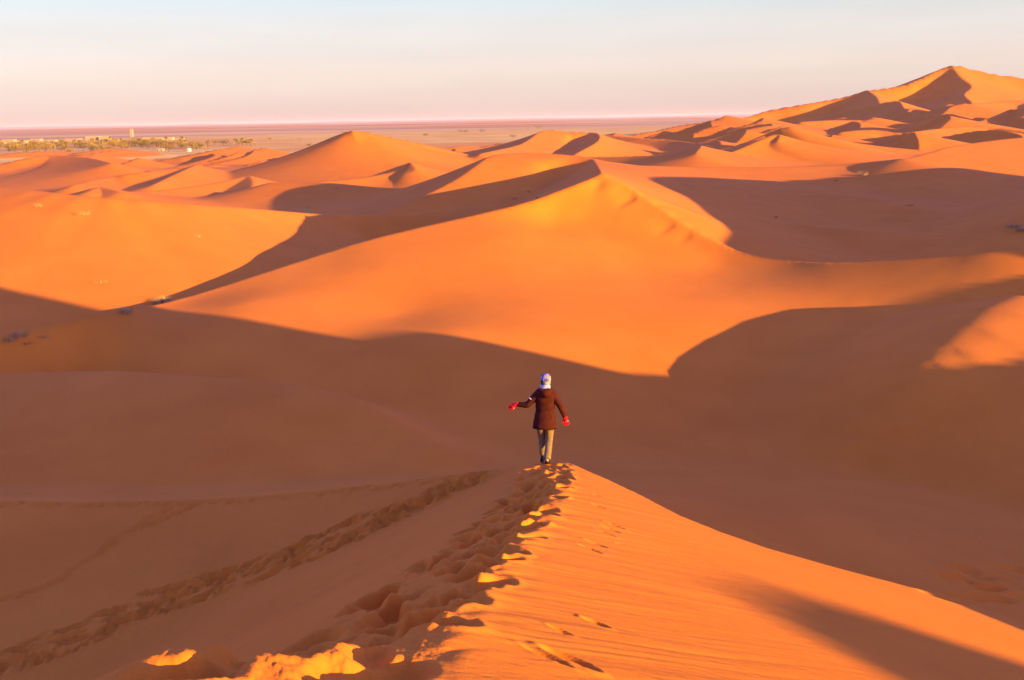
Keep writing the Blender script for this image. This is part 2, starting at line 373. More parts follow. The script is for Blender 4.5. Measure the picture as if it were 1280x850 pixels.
# ================= materials
def mat(name,col,rough=.9,spec=.1,noise=None,bump=None):
    m=bpy.data.materials.new(name); m.use_nodes=True; nt=m.node_tree; b=nt.nodes['Principled BSDF']
    b.inputs['Base Color'].default_value=(*col,1); b.inputs['Roughness'].default_value=rough
    b.inputs['Specular IOR Level'].default_value=spec
    if noise:
        scale,amt=noise
        tc=nt.nodes.new('ShaderNodeTexCoord'); n=nt.nodes.new('ShaderNodeTexNoise'); n.inputs['Scale'].default_value=scale; n.inputs['Detail'].default_value=5
        r=nt.nodes.new('ShaderNodeValToRGB'); e=r.color_ramp.elements
        e[0].position=.3;e[1].position=.7; e[0].color=(*[c*(1-amt) for c in col],1); e[1].color=(*[min(1,c*(1+amt)) for c in col],1)
        nt.links.new(tc.outputs['Object'],n.inputs['Vector']); nt.links.new(n.outputs['Fac'],r.inputs['Fac']); nt.links.new(r.outputs['Color'],b.inputs['Base Color'])
        if bump:
            bp=nt.nodes.new('ShaderNodeBump'); bp.inputs['Strength'].default_value=bump[0]; bp.inputs['Distance'].default_value=bump[1]
            nt.links.new(n.outputs['Fac'],bp.inputs['Height']); nt.links.new(bp.outputs['Normal'],b.inputs['Normal'])
    return m
def sand_material():
    m=bpy.data.materials.new('sand'); m.use_nodes=True; nt=m.node_tree; N=nt.nodes; L=nt.links
    b=N['Principled BSDF']; b.inputs['Roughness'].default_value=.95; b.inputs['Specular IOR Level'].default_value=.05
    geo=N.new('ShaderNodeNewGeometry'); 
    def noise(scale,detail=4,vec=None,rough=.5):
        n=N.new('ShaderNodeTexNoise'); n.inputs['Scale'].default_value=scale; n.inputs['Detail'].default_value=detail; n.inputs['Roughness'].default_value=rough
        L.new(vec or geo.outputs['Position'],n.inputs['Vector']); return n.outputs['Fac']
    def ramp(f,stops):
        r=N.new('ShaderNodeValToRGB'); e=r.color_ramp.elements
        while len(e)<len(stops): e.new(.5)
        for k,(p,c) in enumerate(stops): e[k].position=p; e[k].color=(*c,1)
        L.new(f,r.inputs['Fac']); return r.outputs['Color']
    def mix(f,a,b_):
        x=N.new('ShaderNodeMix'); x.data_type='RGBA'
        if isinstance(f,float): x.inputs[0].default_value=f
        else: L.new(f,x.inputs[0])
        L.new(a,x.inputs[6]); L.new(b_,x.inputs[7]); return x.outputs[2]
    def mrange(v,a,b_,c=0,d=1):
        x=N.new('ShaderNodeMapRange'); x.inputs['From Min'].default_value=a;x.inputs['From Max'].default_value=b_;x.inputs['To Min'].default_value=c;x.inputs['To Max'].default_value=d
        x.interpolation_type='SMOOTHSTEP'; L.new(v,x.inputs['Value']); return x.outputs['Result']
    sand=ramp(noise(.06,6),[(.3,SAND_A),(.7,SAND_B)])
    fine=ramp(noise(9,6,rough=.7),[(.3,tuple(c*.94 for c in SAND_A)),(.7,tuple(min(1,c*1.06) for c in SAND_B))])
    sand=mix(.35,sand,fine)
    patch=ramp(noise(.35,5,None,.6),[(.35,tuple(c*.93 for c in SAND_A)),(.65,tuple(min(1,c*1.05) for c in SAND_B))]); sand=mix(.3,sand,patch)
    sep=N.new('ShaderNodeSeparateXYZ'); L.new(geo.outputs['Position'],sep.inputs[0])
    # gravel plain beyond the dunes: wide flat streaks
    mp=N.new('ShaderNodeMapping'); mp.inputs['Scale'].default_value=(.00016,.0011,0); L.new(geo.outputs['Position'],mp.inputs['Vector'])
    pn=noise(1,5,mp.outputs['Vector'],.6)
    plain=ramp(pn,[(.40,(.46,.24,.07)),(.48,(.58,.32,.08)),(.535,(.82,.50,.12)),(.60,(.60,.33,.08))])
    near=ramp(noise(.012,6),[(.38,(.74,.38,.05)),(.62,(.84,.52,.08))])
    r=N.new('ShaderNodeVectorMath'); r.operation='LENGTH'; L.new(geo.outputs['Position'],r.inputs[0])
    edge=N.new('ShaderNodeMath'); edge.operation='MULTIPLY_ADD'; L.new(noise(.0012,3),edge.inputs[0]); edge.inputs[1].default_value=1400; L.new(r.outputs['Value'],edge.inputs[2])
    far=mrange(edge.outputs[0],3000,3900)
    flat=mix(far,near,plain)
    isflat=mrange(sep.outputs['Z'],-25.5,-27.6)
    L.new(mix(isflat,sand,flat),b.inputs['Base Color'])
    # wind ripples and grain, real relief scale
    mp2=N.new('ShaderNodeMapping'); mp2.inputs['Rotation'].default_value=(0,0,.6); mp2.inputs['Scale'].default_value=(1,3.2,1); L.new(geo.outputs['Position'],mp2.inputs['Vector'])
    rip=noise(4.5,3,mp2.outputs['Vector'],.55)
    grain=noise(60,3,None,.8)
    add=N.new('ShaderNodeMath'); add.operation='MULTIPLY_ADD'; L.new(grain,add.inputs[0]); add.inputs[1].default_value=.25; L.new(rip,add.inputs[2])
    bp=N.new('ShaderNodeBump'); bp.inputs['Strength'].default_value=.6; bp.inputs['Distance'].default_value=.018
    L.new(add.outputs[0],bp.inputs['Height']); L.new(bp.outputs['Normal'],b.inputs['Normal'])
    return m
M={}
M['sand']=sand_material()
# ================= helpers
def tag(o,label=None,cat=None,group=None,kind=None):
    if label:o['label']=label
    if cat:o['category']=cat
    if group:o['group']=group
    if kind:o['kind']=kind
    return o
def mesh_obj(name,V,Fc,m,parent=None,smooth=True,loc=None):
    me=bpy.data.meshes.new(name); me.from_pydata([tuple(v) for v in V],[],Fc); me.update()
    if smooth: me.polygons.foreach_set('use_smooth',[True]*len(me.polygons))
    me.materials.append(m); o=bpy.data.objects.new(name,me); C.objects.link(o)
    if parent: o.parent=parent
    if loc is not None: o.location=loc
    return o
def empty(name,loc,rz=0):
    o=bpy.data.objects.new(name,None); C.objects.link(o); o.location=loc; o.rotation_euler=(0,0,rz); o.empty_display_size=.3; return o
def copy_tree(o,parent=None):
    c=o.copy(); C.objects.link(c)
    if parent: c.parent=parent
    for ch in [k for k in C.objects if k.parent==o]: copy_tree(ch,c)
    return c
def gz(x,y):
    return float(terrain(np.array([float(x)]),np.array([float(y)]))[0])
# ================= dune field, one sheet to the horizon
def dune_field():
    NC=int(1000*Q)
    th=np.concatenate([np.linspace(-math.pi,-.60,110,endpoint=False),np.linspace(-.60,-.5,20,endpoint=False),np.linspace(-.50,.50,NC),np.linspace(.50,2.1,260)[1:],np.linspace(2.1,math.pi,50)[1:-1]])
    rr=[.25]
    def step(r):
        if r<2.2: return .03
        if r<32: return .0034/Q
        if r<130: return .0055/Q
        if r<1700: return .0062/Q
        return .03
    while rr[-1]<62000: rr.append(rr[-1]*(1+step(rr[-1])))
    r=np.array(rr); nt,nr=len(th),len(r)
    T,R_=np.meshgrid(th,r,indexing='ij'); X=(R_*np.sin(T)).ravel(); Y=(R_*np.cos(T)).ravel()
    Z=terrain(X,Y)
    zc=float(terrain(np.array([0.]),np.array([.001]))[0])
    co=np.column_stack([X,Y,Z]); co=np.vstack([co,[[0,0,zc]]]).astype(np.float32)
    i=np.arange(nt)[:,None]; j=np.arange(nr-1)[None]; i2=(i+1)%nt
    q=np.stack([i*nr+j,i*nr+j+1,i2*nr+j+1,i2*nr+j],-1).reshape(-1,4)
    tri=np.column_stack([np.arange(nt)*nr,((np.arange(nt)+1)%nt)*nr,np.full(nt,nt*nr)])
    loops=np.concatenate([q.ravel(),tri.ravel()]).astype(np.int32)
    nq,ntri=len(q),len(tri)
    me=bpy.data.meshes.new('sand_dunes'); me.vertices.add(len(co)); me.vertices.foreach_set('co',co.ravel())
    me.loops.add(len(loops)); me.loops.foreach_set('vertex_index',loops)
    me.polygons.add(nq+ntri)
    me.polygons.foreach_set('loop_start',np.concatenate([np.arange(nq)*4,nq*4+np.arange(ntri)*3]).astype(np.int32))
    me.polygons.foreach_set('loop_total',np.concatenate([np.full(nq,4),np.full(ntri,3)]).astype(np.int32))
    me.polygons.foreach_set('use_smooth',np.ones(nq+ntri,bool))
    me.update(calc_edges=True)
    n=me.polygons[1000].normal
    if n.z<0: me.flip_normals()
    me.materials.append(M['sand']); o=bpy.data.objects.new('sand_dunes',me); C.objects.link(o); tag(o,kind='structure')
    print('verts',len(co),nt,nr)
    return o
dune_field()
# ================= far low hills on the horizon
def hills():
    rg=np.random.RandomState(3)
    a=np.linspace(-.75,.75,400); V=[];Fc=[]
    hgt=35+45*np.array([vnoise(np.array([t*9]),np.array([1.5]),3)[0] for t in a])+22*np.array([vnoise(np.array([t*31]),np.array([4.5]),5)[0] for t in a])
    hgt=np.clip(hgt,0,None)*sstep(-.75,-.6,a)*sstep(.75,.6,a)+2
    R0=42000.
    for k,t in enumerate(a):
        for rr_,hh in ((R0-3500,-60),(R0-600,hgt[k]*.8-28),(R0,hgt[k]-28),(R0+2500,hgt[k]-40),(R0+5000,-80)):
            V.append((rr_*math.sin(t),rr_*math.cos(t),hh))
        if k:
            for q in range(4): b=(k-1)*5+q; Fc.append((b,b+1,b+6,b+5))
    o=mesh_obj('distant_hills',V,Fc,mat('hill_rock',(.30,.17,.13),noise=(.0004,.2))); tag(o,kind='structure')
hills()
# ================= camera
cam=bpy.data.cameras.new('camera'); co=bpy.data.objects.new('camera',cam); C.objects.link(co); sc.camera=co
cam.sensor_width=36; cam.lens=36*F/1280; cam.clip_start=.05; cam.clip_end=200000
back=-_fw
co.matrix_world=Matrix(((CR[0],CU[0],back[0],0),(CR[1],CU[1],back[1],0),(CR[2],CU[2],back[2],0),(0,0,0,1)))
# ================= light
w=bpy.data.worlds.new('World'); sc.world=w; w.use_nodes=True; nt=w.node_tree; bg=nt.nodes['Background']
sky=nt.nodes.new('ShaderNodeTexSky'); sky.sky_type='NISHITA'; sky.sun_disc=False
sky.sun_elevation=SUN_EL; sky.sun_rotation=math.atan2(SUN[0],SUN[1]); sky.altitude=SKY_ALT; sky.air_density=SKY_AIR; sky.dust_density=SKY_DUST; sky.ozone_density=SKY_OZ
tcw=nt.nodes.new('ShaderNodeTexCoord'); spw=nt.nodes.new('ShaderNodeSeparateXYZ'); nt.links.new(tcw.outputs['Generated'],spw.inputs[0])
rw=nt.nodes.new('ShaderNodeValToRGB'); ew=rw.color_ramp.elements; ew.new(.5); ew.new(.6)
for k,(p_,c_) in enumerate(SKY_TINT): ew[k].position=p_; ew[k].color=(*c_,1)
nt.links.new(spw.outputs['Z'],rw.inputs['Fac'])
mw=nt.nodes.new('ShaderNodeVectorMath'); mw.operation='MULTIPLY'; nt.links.new(sky.outputs['Color'],mw.inputs[0]); nt.links.new(rw.outputs['Color'],mw.inputs[1])
# pale haze colours painted into the sky low over the horizon
rp=nt.nodes.new('ShaderNodeValToRGB'); ep=rp.color_ramp.elements; ep.new(.5); ep.new(.6)
for k,(p_,c_) in enumerate(PALE): ep[k].position=p_; ep[k].color=(*[q/4 for q in c_],1)
nt.links.new(spw.outputs['Z'],rp.inputs['Fac'])
sc4=nt.nodes.new('ShaderNodeVectorMath'); sc4.operation='SCALE'; sc4.inputs['Scale'].default_value=4; nt.links.new(rp.outputs['Color'],sc4.inputs[0])
mps=nt.nodes.new('ShaderNodeMapping'); mps.inputs['Scale'].default_value=(3,3,26); nt.links.new(tcw.outputs['Generated'],mps.inputs['Vector'])
ns=nt.nodes.new('ShaderNodeTexNoise'); ns.inputs['Scale'].default_value=1.6; ns.inputs['Detail'].default_value=5; nt.links.new(mps.outputs['Vector'],ns.inputs['Vector'])
mrn=nt.nodes.new('ShaderNodeMapRange'); mrn.inputs['From Min'].default_value=.3; mrn.inputs['From Max'].default_value=.7; mrn.inputs['To Min'].default_value=.955; mrn.inputs['To Max'].default_value=1.035; nt.links.new(ns.outputs['Fac'],mrn.inputs['Value'])
sc5=nt.nodes.new('ShaderNodeVectorMath'); sc5.operation='SCALE'; nt.links.new(sc4.outputs[0],sc5.inputs[0]); nt.links.new(mrn.outputs[0],sc5.inputs['Scale'])
fr=nt.nodes.new('ShaderNodeMapRange'); fr.interpolation_type='SMOOTHSTEP'; fr.inputs['From Min'].default_value=.13; fr.inputs['From Max'].default_value=.30; fr.inputs['To Min'].default_value=.78; fr.inputs['To Max'].default_value=0; nt.links.new(spw.outputs['Z'],fr.inputs['Value'])
mx=nt.nodes.new('ShaderNodeMix'); mx.data_type='RGBA'; nt.links.new(fr.outputs[0],mx.inputs[0]); nt.links.new(mw.outputs[0],mx.inputs[6]); nt.links.new(sc5.outputs[0],mx.inputs[7])
nt.links.new(mx.outputs[2],bg.inputs['Color']); bg.inputs['Strength'].default_value=SKY_STR
sun=bpy.data.lights.new('sun','SUN'); so=bpy.data.objects.new('sun',sun); C.objects.link(so)
sun.energy=SUN_STR; sun.angle=math.radians(.4); sun.color=SUN_COL
so.rotation_euler=Vector(SUN).to_track_quat('Z','Y').to_euler()
sc.view_settings.view_transform='Standard'; sc.view_settings.look='None'; sc.view_settings.gamma=1; sc.view_settings.exposure=EXPO
sc.cycles.max_bounces=6; sc.cycles.diffuse_bounces=4; sc.cycles.volume_bounces=1
try: sc.cycles.volume_step_rate=5
except Exception: pass
# ================= haze
def haze():
    m=bpy.data.materials.new('haze_air'); m.use_nodes=True; nt=m.node_tree; nt.nodes.remove(nt.nodes['Principled BSDF'])
    v=nt.nodes.new('ShaderNodeVolumePrincipled'); v.inputs['Color'].default_value=(*HAZE_COL,1); v.inputs['Density'].default_value=HAZE_D; v.inputs['Anisotropy'].default_value=.0
    nt.links.new(v.outputs[0],nt.nodes['Material Output'].inputs['Volume'])
    a=66000;z0=-95;z1=72
    V=[(x,y,z) for x in(-a,a) for y in(-a,a) for z in(z0,z1)]
    o=mesh_obj('haze',V,[(0,1,3,2),(4,6,7,5),(0,4,5,1),(2,3,7,6),(0,2,6,4),(1,5,7,3)],m,smooth=False); tag(o,kind='stuff')
if HAZE_D>0: haze()
# ================= the walker
def loft(name,rings,m,parent=None,n=20,cap0=True,cap1=True,wr=0,seed=0,sub=1):
    """rings: (centre, rx, ry, axis_dir) stacked ellipses; rx across x, ry across depth"""
    rg=random.Random(seed); V=[];Fc=[]
    prevx=None
    R_=[]
    for k,(c,rx,ry,ax) in enumerate(rings):
        ax=Vector(ax).normalized(); ref=Vector((0,1,0)) if abs(ax.y)<.9 else Vector((0,0,1))
        yy=(ref-ax*ref.dot(ax)).normalized(); xx=yy.cross(ax)
        for i in range(n):
            a=2*math.pi*i/n
            w_=1+wr*(math.sin(a*3+k*1.7+seed)+.6*math.sin(a*5-k*2.3+seed*2)+rg.uniform(-.5,.5))
            V.append(Vector(c)+xx*math.cos(a)*rx*w_+yy*math.sin(a)*ry*w_)
    for k in range(len(rings)-1):
        for i in range(n): j=(i+1)%n; Fc.append((k*n+i,k*n+j,(k+1)*n+j,(k+1)*n+i))
    if cap0: Fc.append(tuple(range(n))[::-1])
    if cap1: Fc.append(tuple((len(rings)-1)*n+i for i in range(n)))
    o=mesh_obj(name,V,Fc,m,parent)
    bm=bmesh.new(); bm.from_mesh(o.data); bmesh.ops.recalc_face_normals(bm,faces=bm.faces); bm.to_mesh(o.data); bm.free()
    if sub:
        s=o.modifiers.new('s','SUBSURF'); s.levels=sub; s.render_levels=sub
    return o
def skin(name,J,E,m,parent=None,root=0,sub=2):
    """J: list of (pos,radius or (rx,ry)); E: edges"""
    me=bpy.data.meshes.new(name); me.from_pydata([j[0] for j in J],E,[]); me.update()
    o=bpy.data.objects.new(name,me); C.objects.link(o)
    if parent: o.parent=parent
    me.materials.append(m)
    sk=o.modifiers.new('skin','SKIN'); sk.use_smooth_shade=True
    if not me.skin_vertices:
        bpy.context.view_layer.objects.active=o; 
        bm=bmesh.new(); bm.from_mesh(me); bm.verts.layers.skin.verify(); bm.to_mesh(me); bm.free()
    for i,j in enumerate(J):
        r=j[1]; me.skin_vertices[0].data[i].radius=(r,r) if not isinstance(r,tuple) else r
        me.skin_vertices[0].data[i].use_root=(i==root)
    s=o.modifiers.new('s','SUBSURF'); s.levels=sub; s.render_levels=sub
    return o
M['skin']=mat('skin',(.45,.24,.15),.6)
M['coat']=mat('coat_cloth',(.055,.010,.0035),.85,noise=(14,.25),bump=(.6,.01))
M['trim']=mat('coat_seam',(.02,.006,.004),.8)
M['white_mark']=mat('pale_patch',(.7,.7,.7),.6)
M['trousers']=mat('khaki_cloth',(.20,.135,.045),.9,noise=(18,.2),bump=(.6,.01))
M['boot']=mat('boot_leather',(.012,.014,.022),.6,noise=(30,.3))
M['sole']=mat('boot_sole',(.02,.018,.016),.8)
M['red']=mat('red_knit',(.80,.008,.012),.8,noise=(60,.15),bump=(.4,.004))
M['white_knit']=mat('white_knit',(.36,.35,.38),.8)
M['scarf']=mat('scarf_cloth',(.30,.27,.33),.85,noise=(25,.12),bump=(.5,.008))
_m=M['scarf']; _nt=_m.node_tree; _w=_nt.nodes.new('ShaderNodeTexNoise'); _w.inputs['Scale'].default_value=11; _w.inputs['Detail'].default_value=3
_cr=_nt.nodes.new('ShaderNodeValToRGB'); _e=_cr.color_ramp.elements; _e[0].position=.42; _e[1].position=.56; _e[0].color=(.07,.07,.17,1); _e[1].color=(.30,.26,.27,1)
_t=_nt.nodes.new('ShaderNodeTexCoord'); _nt.links.new(_t.outputs['Object'],_w.inputs['Vector']); _nt.links.new(_w.outputs['Fac'],_cr.inputs['Fac']); _nt.links.new(_cr.outputs['Color'],_nt.nodes['Principled BSDF'].inputs['Base Color'])
M['scarf_blue']=mat('scarf_blue_cloth',(.13,.17,.42),.85)
M['hair']=mat('hair',(.012,.009,.008),.5,noise=(80,.4))
def make_person():
    sL=(-.170,0,1.37); sR=(.170,0,1.37)
    eL=(-.33,-.02,1.13); wL=(-.535,.03,1.125)
    eR=(.285,-.03,1.13); wR=(.375,.04,.905)
    J=[((0,0,.90),(.145,.105)),((0,0,1.02),(.125,.095)),((0,0,1.2),(.15,.10)),((0,0,1.34),(.11,.075)),((0,.005,1.45),.052),((.0,.012,1.50),.052),
       ((0,.03,1.565),(.074,.088)),((0,.03,1.64),(.072,.088)),((0,.03,1.695),.05),
       (sL,.050),(eL,.034),(wL,.028),(sR,.050),(eR,.034),(wR,.028),
       ((-.085,0,.86),.09),((-.045,.14,.48),.055),((-.015,.13,.075),.036),((-.015,.22,.035),.033),((-.015,.30,.03),.026),
       ((.085,0,.86),.09),((.092,.05,.46),.055),((.060,-.235,.16),.036),((.062,-.17,.07),.033),((.062,-.10,.035),.026),
       ((0,.128,1.60),.014),((-.078,.03,1.60),.014),((.078,.03,1.60),.014)]
    E=[(0,1),(1,2),(2,3),(3,4),(4,5),(5,6),(6,7),(7,8),(3,9),(9,10),(10,11),(3,12),(12,13),(13,14),(0,15),(15,16),(16,17),(17,18),(18,19),(0,20),(20,21),(21,22),(22,23),(23,24),(6,25),(6,26),(6,27)]
    # hands with five fingers, inside the gloves
    def hand(w_,d,side,k0):
        d=Vector(d).normalized(); up=Vector((0,1,0)); ac=d.cross(up).normalized()*side; nrm=d.cross(ac)
        base=len(J); palm=Vector(w_)+d*.055
        J.append((tuple(palm),(.036,.018))); E.append((k0,base))
        tips=[]
        for q,(off,ln) in enumerate(((-.027,.062),(-.009,.072),(.009,.068),(.026,.053))):
            a=palm+d*.035+ac*off; b=a+d*ln*.5+nrm*.006+ac*off*.25; c=b+d*ln*.45-nrm*.012+ac*off*.2
            n0=len(J); J.extend([(tuple(a),.011),(tuple(b),.009),(tuple(c),.007)]); E.extend([(base,n0),(n0,n0+1),(n0+1,n0+2)]); tips.append((a,b,c))
        a=palm-d*.015-ac*.03; b=a+d*.028-ac*.025; c=b+d*.03-ac*.006
        n0=len(J); J.extend([(tuple(a),.012),(tuple(b),.010),(tuple(c),.008)]); E.extend([(base,n0),(n0,n0+1),(n0+1,n0+2)]); tips.append((a,b,c))
        return palm,d,ac,nrm,tips
    dL=(Vector((-.75,.15,-.55))); dR=Vector((.28,.12,-1))
    hL=hand(wL,dL,1,11); hR=hand(wR,dR,1,14)
    P=skin('person',J,E,M['skin'],sub=2)
    # gloves
    def glove(w_,h):
        palm,d,ac,nrm,tips=h
        w_=Vector(w_); GJ=[(tuple(w_-d*.06),(.054,.048)),(tuple(w_),(.048,.040)),(tuple(palm),(.056,.036)),(tuple(palm+d*.03),(.046,.024))]; GE=[(0,1),(1,2),(2,3)]
        for q,(a,b,c) in enumerate(tips):
            n0=len(GJ); GJ.extend([(tuple(a),.019),(tuple(b),.018),(tuple(c+d*.012),.015)]); GE.extend([((3 if q<4 else 2),n0),(n0,n0+1),(n0+1,n0+2)])
        g=skin('glove',GJ,GE,M['red'],P,root=2,sub=2)
        # pale knitted band across the knuckles
        c0=palm+d*.03
        bd=loft('glove_band',[(c0-d*.008,.050,.032,d),(c0,.053,.034,d),(c0+d*.008,.050,.032,d)],M['white_knit'],g,n=14)
        return g
    glove(wL,hL); glove(wR,hR)
    # coat body
    rings=[((0,-.005,.70),.226,.160,(0,0,1)),((0,-.005,.72),.226,.162,(0,0,1)),((0,-.005,.77),.219,.160,(0,0,1)),((0,0,.85),.208,.150,(0,0,1)),((0,0,.94),.190,.138,(0,0,1)),((0,0,1.03),.176,.125,(0,0,1)),
           ((0,0,1.12),.178,.126,(0,0,1)),((0,-.003,1.22),.192,.134,(0,0,1)),((0,-.004,1.31),.200,.132,(0,0,1)),((0,0,1.375),.205,.122,(0,0,1)),((0,0,1.425),.175,.105,(0,0,1)),((0,.005,1.463),.095,.085,(0,0,1)),((0,.008,1.485),.078,.075,(0,0,1))]
    rings=[r for r in rings]
    _r=[]
    for a_,b_ in zip(rings[:-1],rings[1:]):
        for t in (0,.5):
            c_=Vector(a_[0]).lerp(Vector(b_[0]),t); pf=1+.03*math.sin(c_.z*95)*(1 if c_.z<1.36 else 0)
            _r.append((c_,(a_[1]*(1-t)+b_[1]*t)*pf,(a_[2]*(1-t)+b_[2]*t)*pf,(0,0,1)))
    rings=_r+[rings[-1]]
    coat=loft('coat',rings,M['coat'],P,n=32,wr=.016,seed=3,cap0=True,cap1=False)
    def sleeve(s_,e_,w_,seed):
        s_,e_,w_=map(Vector,(s_,e_,w_)); R_=[]
        s0=s_+Vector((-.05 if s_.x>0 else .05,0,-.005))
        for t in (0,.2,.45,.7,.9): 
            p=s0.lerp(e_,t); R_.append((p,.083-.024*t,.083-.024*t,(e_-s0)))
        R_.append((e_,.064,.064,(w_-s0)))
        for t in (.15,.4,.7,.93,1.0):
            p=e_.lerp(w_,t); R_.append((p,.060-.016*t,.060-.016*t,(w_-e_)))
        return loft('sleeve',R_,M['coat'],coat,n=16,wr=.03,seed=seed)
    a=sleeve(sL,eL,wL,5); sleeve(sR,eR,wR,9)
    # pale badge high on the left sleeve
    q=Vector(sL).lerp(Vector(eL),.55); dd=(Vector(eL)-Vector(sL)).normalized()
    loft('sleeve_badge',[(q-dd*.012+Vector((-.006,-.018,.012)),.058,.052,dd),(q+dd*.010+Vector((-.006,-.018,.012)),.057,.051,dd)],M['white_mark'],a,n=16)
    # hood lying on the back
    V=[];Fc=[]; nu,nv=18,9
    for i in range(nv+1):
        v=i/nv
        for j in range(nu+1):
            u=j/nu*2-1
            wd=.125*(1-v**2.2*.85); x=u*wd; z=1.47-.20*v-.0*abs(u); y=-.085-.075*math.sin(min(1,v*1.25)*math.pi)**.8*(1-u*u*.75)-.035*(1-abs(u))*(1-v)-.02
            if i==nv: y=-.115
            V.append((x,y,z+.03*(u*u)*(1-v)))
    for i in range(nv):
        for j in range(nu): b=i*(nu+1)+j; Fc.append((b,b+1,b+nu+2,b+nu+1))
    hd=mesh_obj('hood',V,Fc,M['coat'],coat); s=hd.modifiers.new('t','SOLIDIFY'); s.thickness=.02; s=hd.modifiers.new('s','SUBSURF'); s.levels=1; s.render_levels=1
    # waist seam, hem band and back seam
    loft('waist_seam',[((0,0,1.075),.1800,.1295,(0,0,1)),((0,0,1.085),.1835,.133,(0,0,1)),((0,0,1.095),.181,.131,(0,0,1))],M['trim'],coat,n=28)
    loft('hem',[((0,-.005,.690),.226,.160,(0,0,1)),((0,-.005,.697),.231,.165,(0,0,1)),((0,-.005,.710),.230,.164,(0,0,1)),((0,-.005,.718),.226,.160,(0,0,1))],M['trim'],coat,n=28)
    # trousers
    def leg(h,k,a,seed):
        h,k,a=map(Vector,(h,k,a)); R_=[]
        for t in (0,.25,.5,.75,1): p=h.lerp(k,t); R_.append((p,.105-.035*t,.105-.032*t,k-h))
        for t in (.2,.4,.6,.8,.95,1.0): p=k.lerp(a,t); R_.append((p,.070-.004*t,.073-.002*t,a-k))
        return loft('trouser_leg',R_,M['trousers'],P,n=18,wr=.035,seed=seed)
    leg((-.088,0,.84),(-.046,.14,.48),(-.016,.13,.13),2); leg((.088,0,.84),(.092,.05,.46),(.066,-.232,.155),7)
    def boot(x,y,z,tilt,yaw):
        J_=[((0,-.015,.17),(.052,.055)),((0,-.012,.11),(.047,.050)),((0,-.005,.055),(.045,.05)),((0,.07,.042),(.046,.036)),((0,.14,.034),(.046,.030)),((0,.185,.030),(.034,.022))]
        b=skin('boot',J_,[(0,1),(1,2),(2,3),(3,4),(4,5)],M['boot'],P,root=2,sub=2)
        sV=[];n=20
        for zz in (0,.022):
            for i in range(n):
                a_=2*math.pi*i/n; yy=.075+.145*math.sin(a_); xx=(.05 if yy>.05 else .042)*math.cos(a_)
                sV.append((xx,yy,zz))
        sF=[tuple(range(n))[::-1],tuple(range(n,2*n))]+[(i,(i+1)%n,(i+1)%n+n,i+n) for i in range(n)]
        mesh_obj('boot_sole',sV,sF,M['sole'],b)
        b.location=(x,y,z); b.rotation_euler=(tilt,0,yaw)
    boot(-.015,.125,-.02,0,.08); boot(.062,-.235,.085,-.62,-.10)
    # head scarf: cap part, tail over the nape, blue stripe; hair showing at the left
    R_=[((0,.02,1.475),.086,.086,(0,0,1)),((0,.022,1.50),.078,.086,(0,.1,1)),((0,.024,1.53),.082,.090,(0,.1,1)),((0,.027,1.56),.090,.104,(0,.2,1)),((0,.028,1.59),.092,.107,(0,.3,1)),((0,.029,1.62),.099,.114,(0,.2,1)),((.002,.03,1.65),.094,.110,(.1,.2,1)),((.004,.03,1.68),.091,.104,(.15,.2,1)),((.006,.03,1.705),.073,.083,(.1,0,1)),((.008,.03,1.722),.050,.056,(0,0,1)),((.008,.03,1.730),.02,.02,(0,0,1))]
    sc_=loft('headscarf',R_,M['scarf'],P,n=28,wr=.035,seed=4,cap0=False)
    # open the front for the face
    bm=bmesh.new(); bm.from_mesh(sc_.data)
    dl=[f for f in bm.faces if f.calc_center_median().y>.085 and 1.5<f.calc_center_median().z<1.66 and abs(f.calc_center_median().x)<.065]
    bmesh.ops.delete(bm,geom=dl,context='FACES'); bm.to_mesh(sc_.data); bm.free()
    R_=[((-.012,-.03,1.435),.108,.078,(0,.1,1)),((-.01,-.022,1.46),.104,.082,(0,.1,1)),((-.004,-.01,1.50),.094,.088,(0,.1,1)),((0,.0,1.54),.088,.085,(0,.1,1))]
    loft('scarf_tail',R_,M['white_knit'],sc_,n=24,wr=.03,seed=8)
    # stripe as a curved strip lying on the cap
    V=[];Fc=[]
    for i in range(9):
        t=i/8; z=1.60+.115*t; k_=math.sqrt(max(0,1-((z-1.62)/.125)**2)) if z>1.62 else 1
        for a_ in (-2.35,-2.1,-1.9):
            rx,ry=.104*max(k_,.3),.119*max(k_,.3); V.append((rx*math.cos(a_+0),.03+ry*math.sin(a_),z+.004))
    for i in range(8):
        for j in range(2): b=i*3+j; Fc.append((b,b+1,b+4,b+3))
    st=mesh_obj('scarf_stripe',V,Fc,M['scarf_blue'],sc_); s=st.modifiers.new('t','SOLIDIFY'); s.thickness=.006
    J_=[((-.062,-.045,1.60),.024),((-.066,-.05,1.575),.030),((-.060,-.055,1.548),.022)]
    skin('hair',J_,[(0,1),(1,2)],M['hair'],P,root=1,sub=2)
    # eyes
    for sx in (-.03,.03):
        loft('eye',[((sx,.113,1.628),.004,.004,(0,1,0)),((sx,.118,1.628),.012,.007,(0,1,0)),((sx,.122,1.628),.004,.003,(0,1,0))],M['hair'],P,n=10,sub=0)
    return P
_d=ray(679.5,577); _D=np.linspace(15.5,19,400)
_g=_d[2]*_D-terrain(_d[0]*_D,_D.copy()); _i=int(np.argmin(np.abs(_g))); PX,PY=_d[0]*_D[_i],_D[_i]; print('person at',PX,PY,_g[_i])
person=make_person()
pz=gz(PX,PY)
person.location=(PX,PY,pz+PERSON_DZ); person.scale=(PERSON_S,)*3; person.rotation_euler=(-.03,.035,-.05)
tag(person,'person in brown hooded coat, pale headscarf and red gloves walking away on the crest','person')
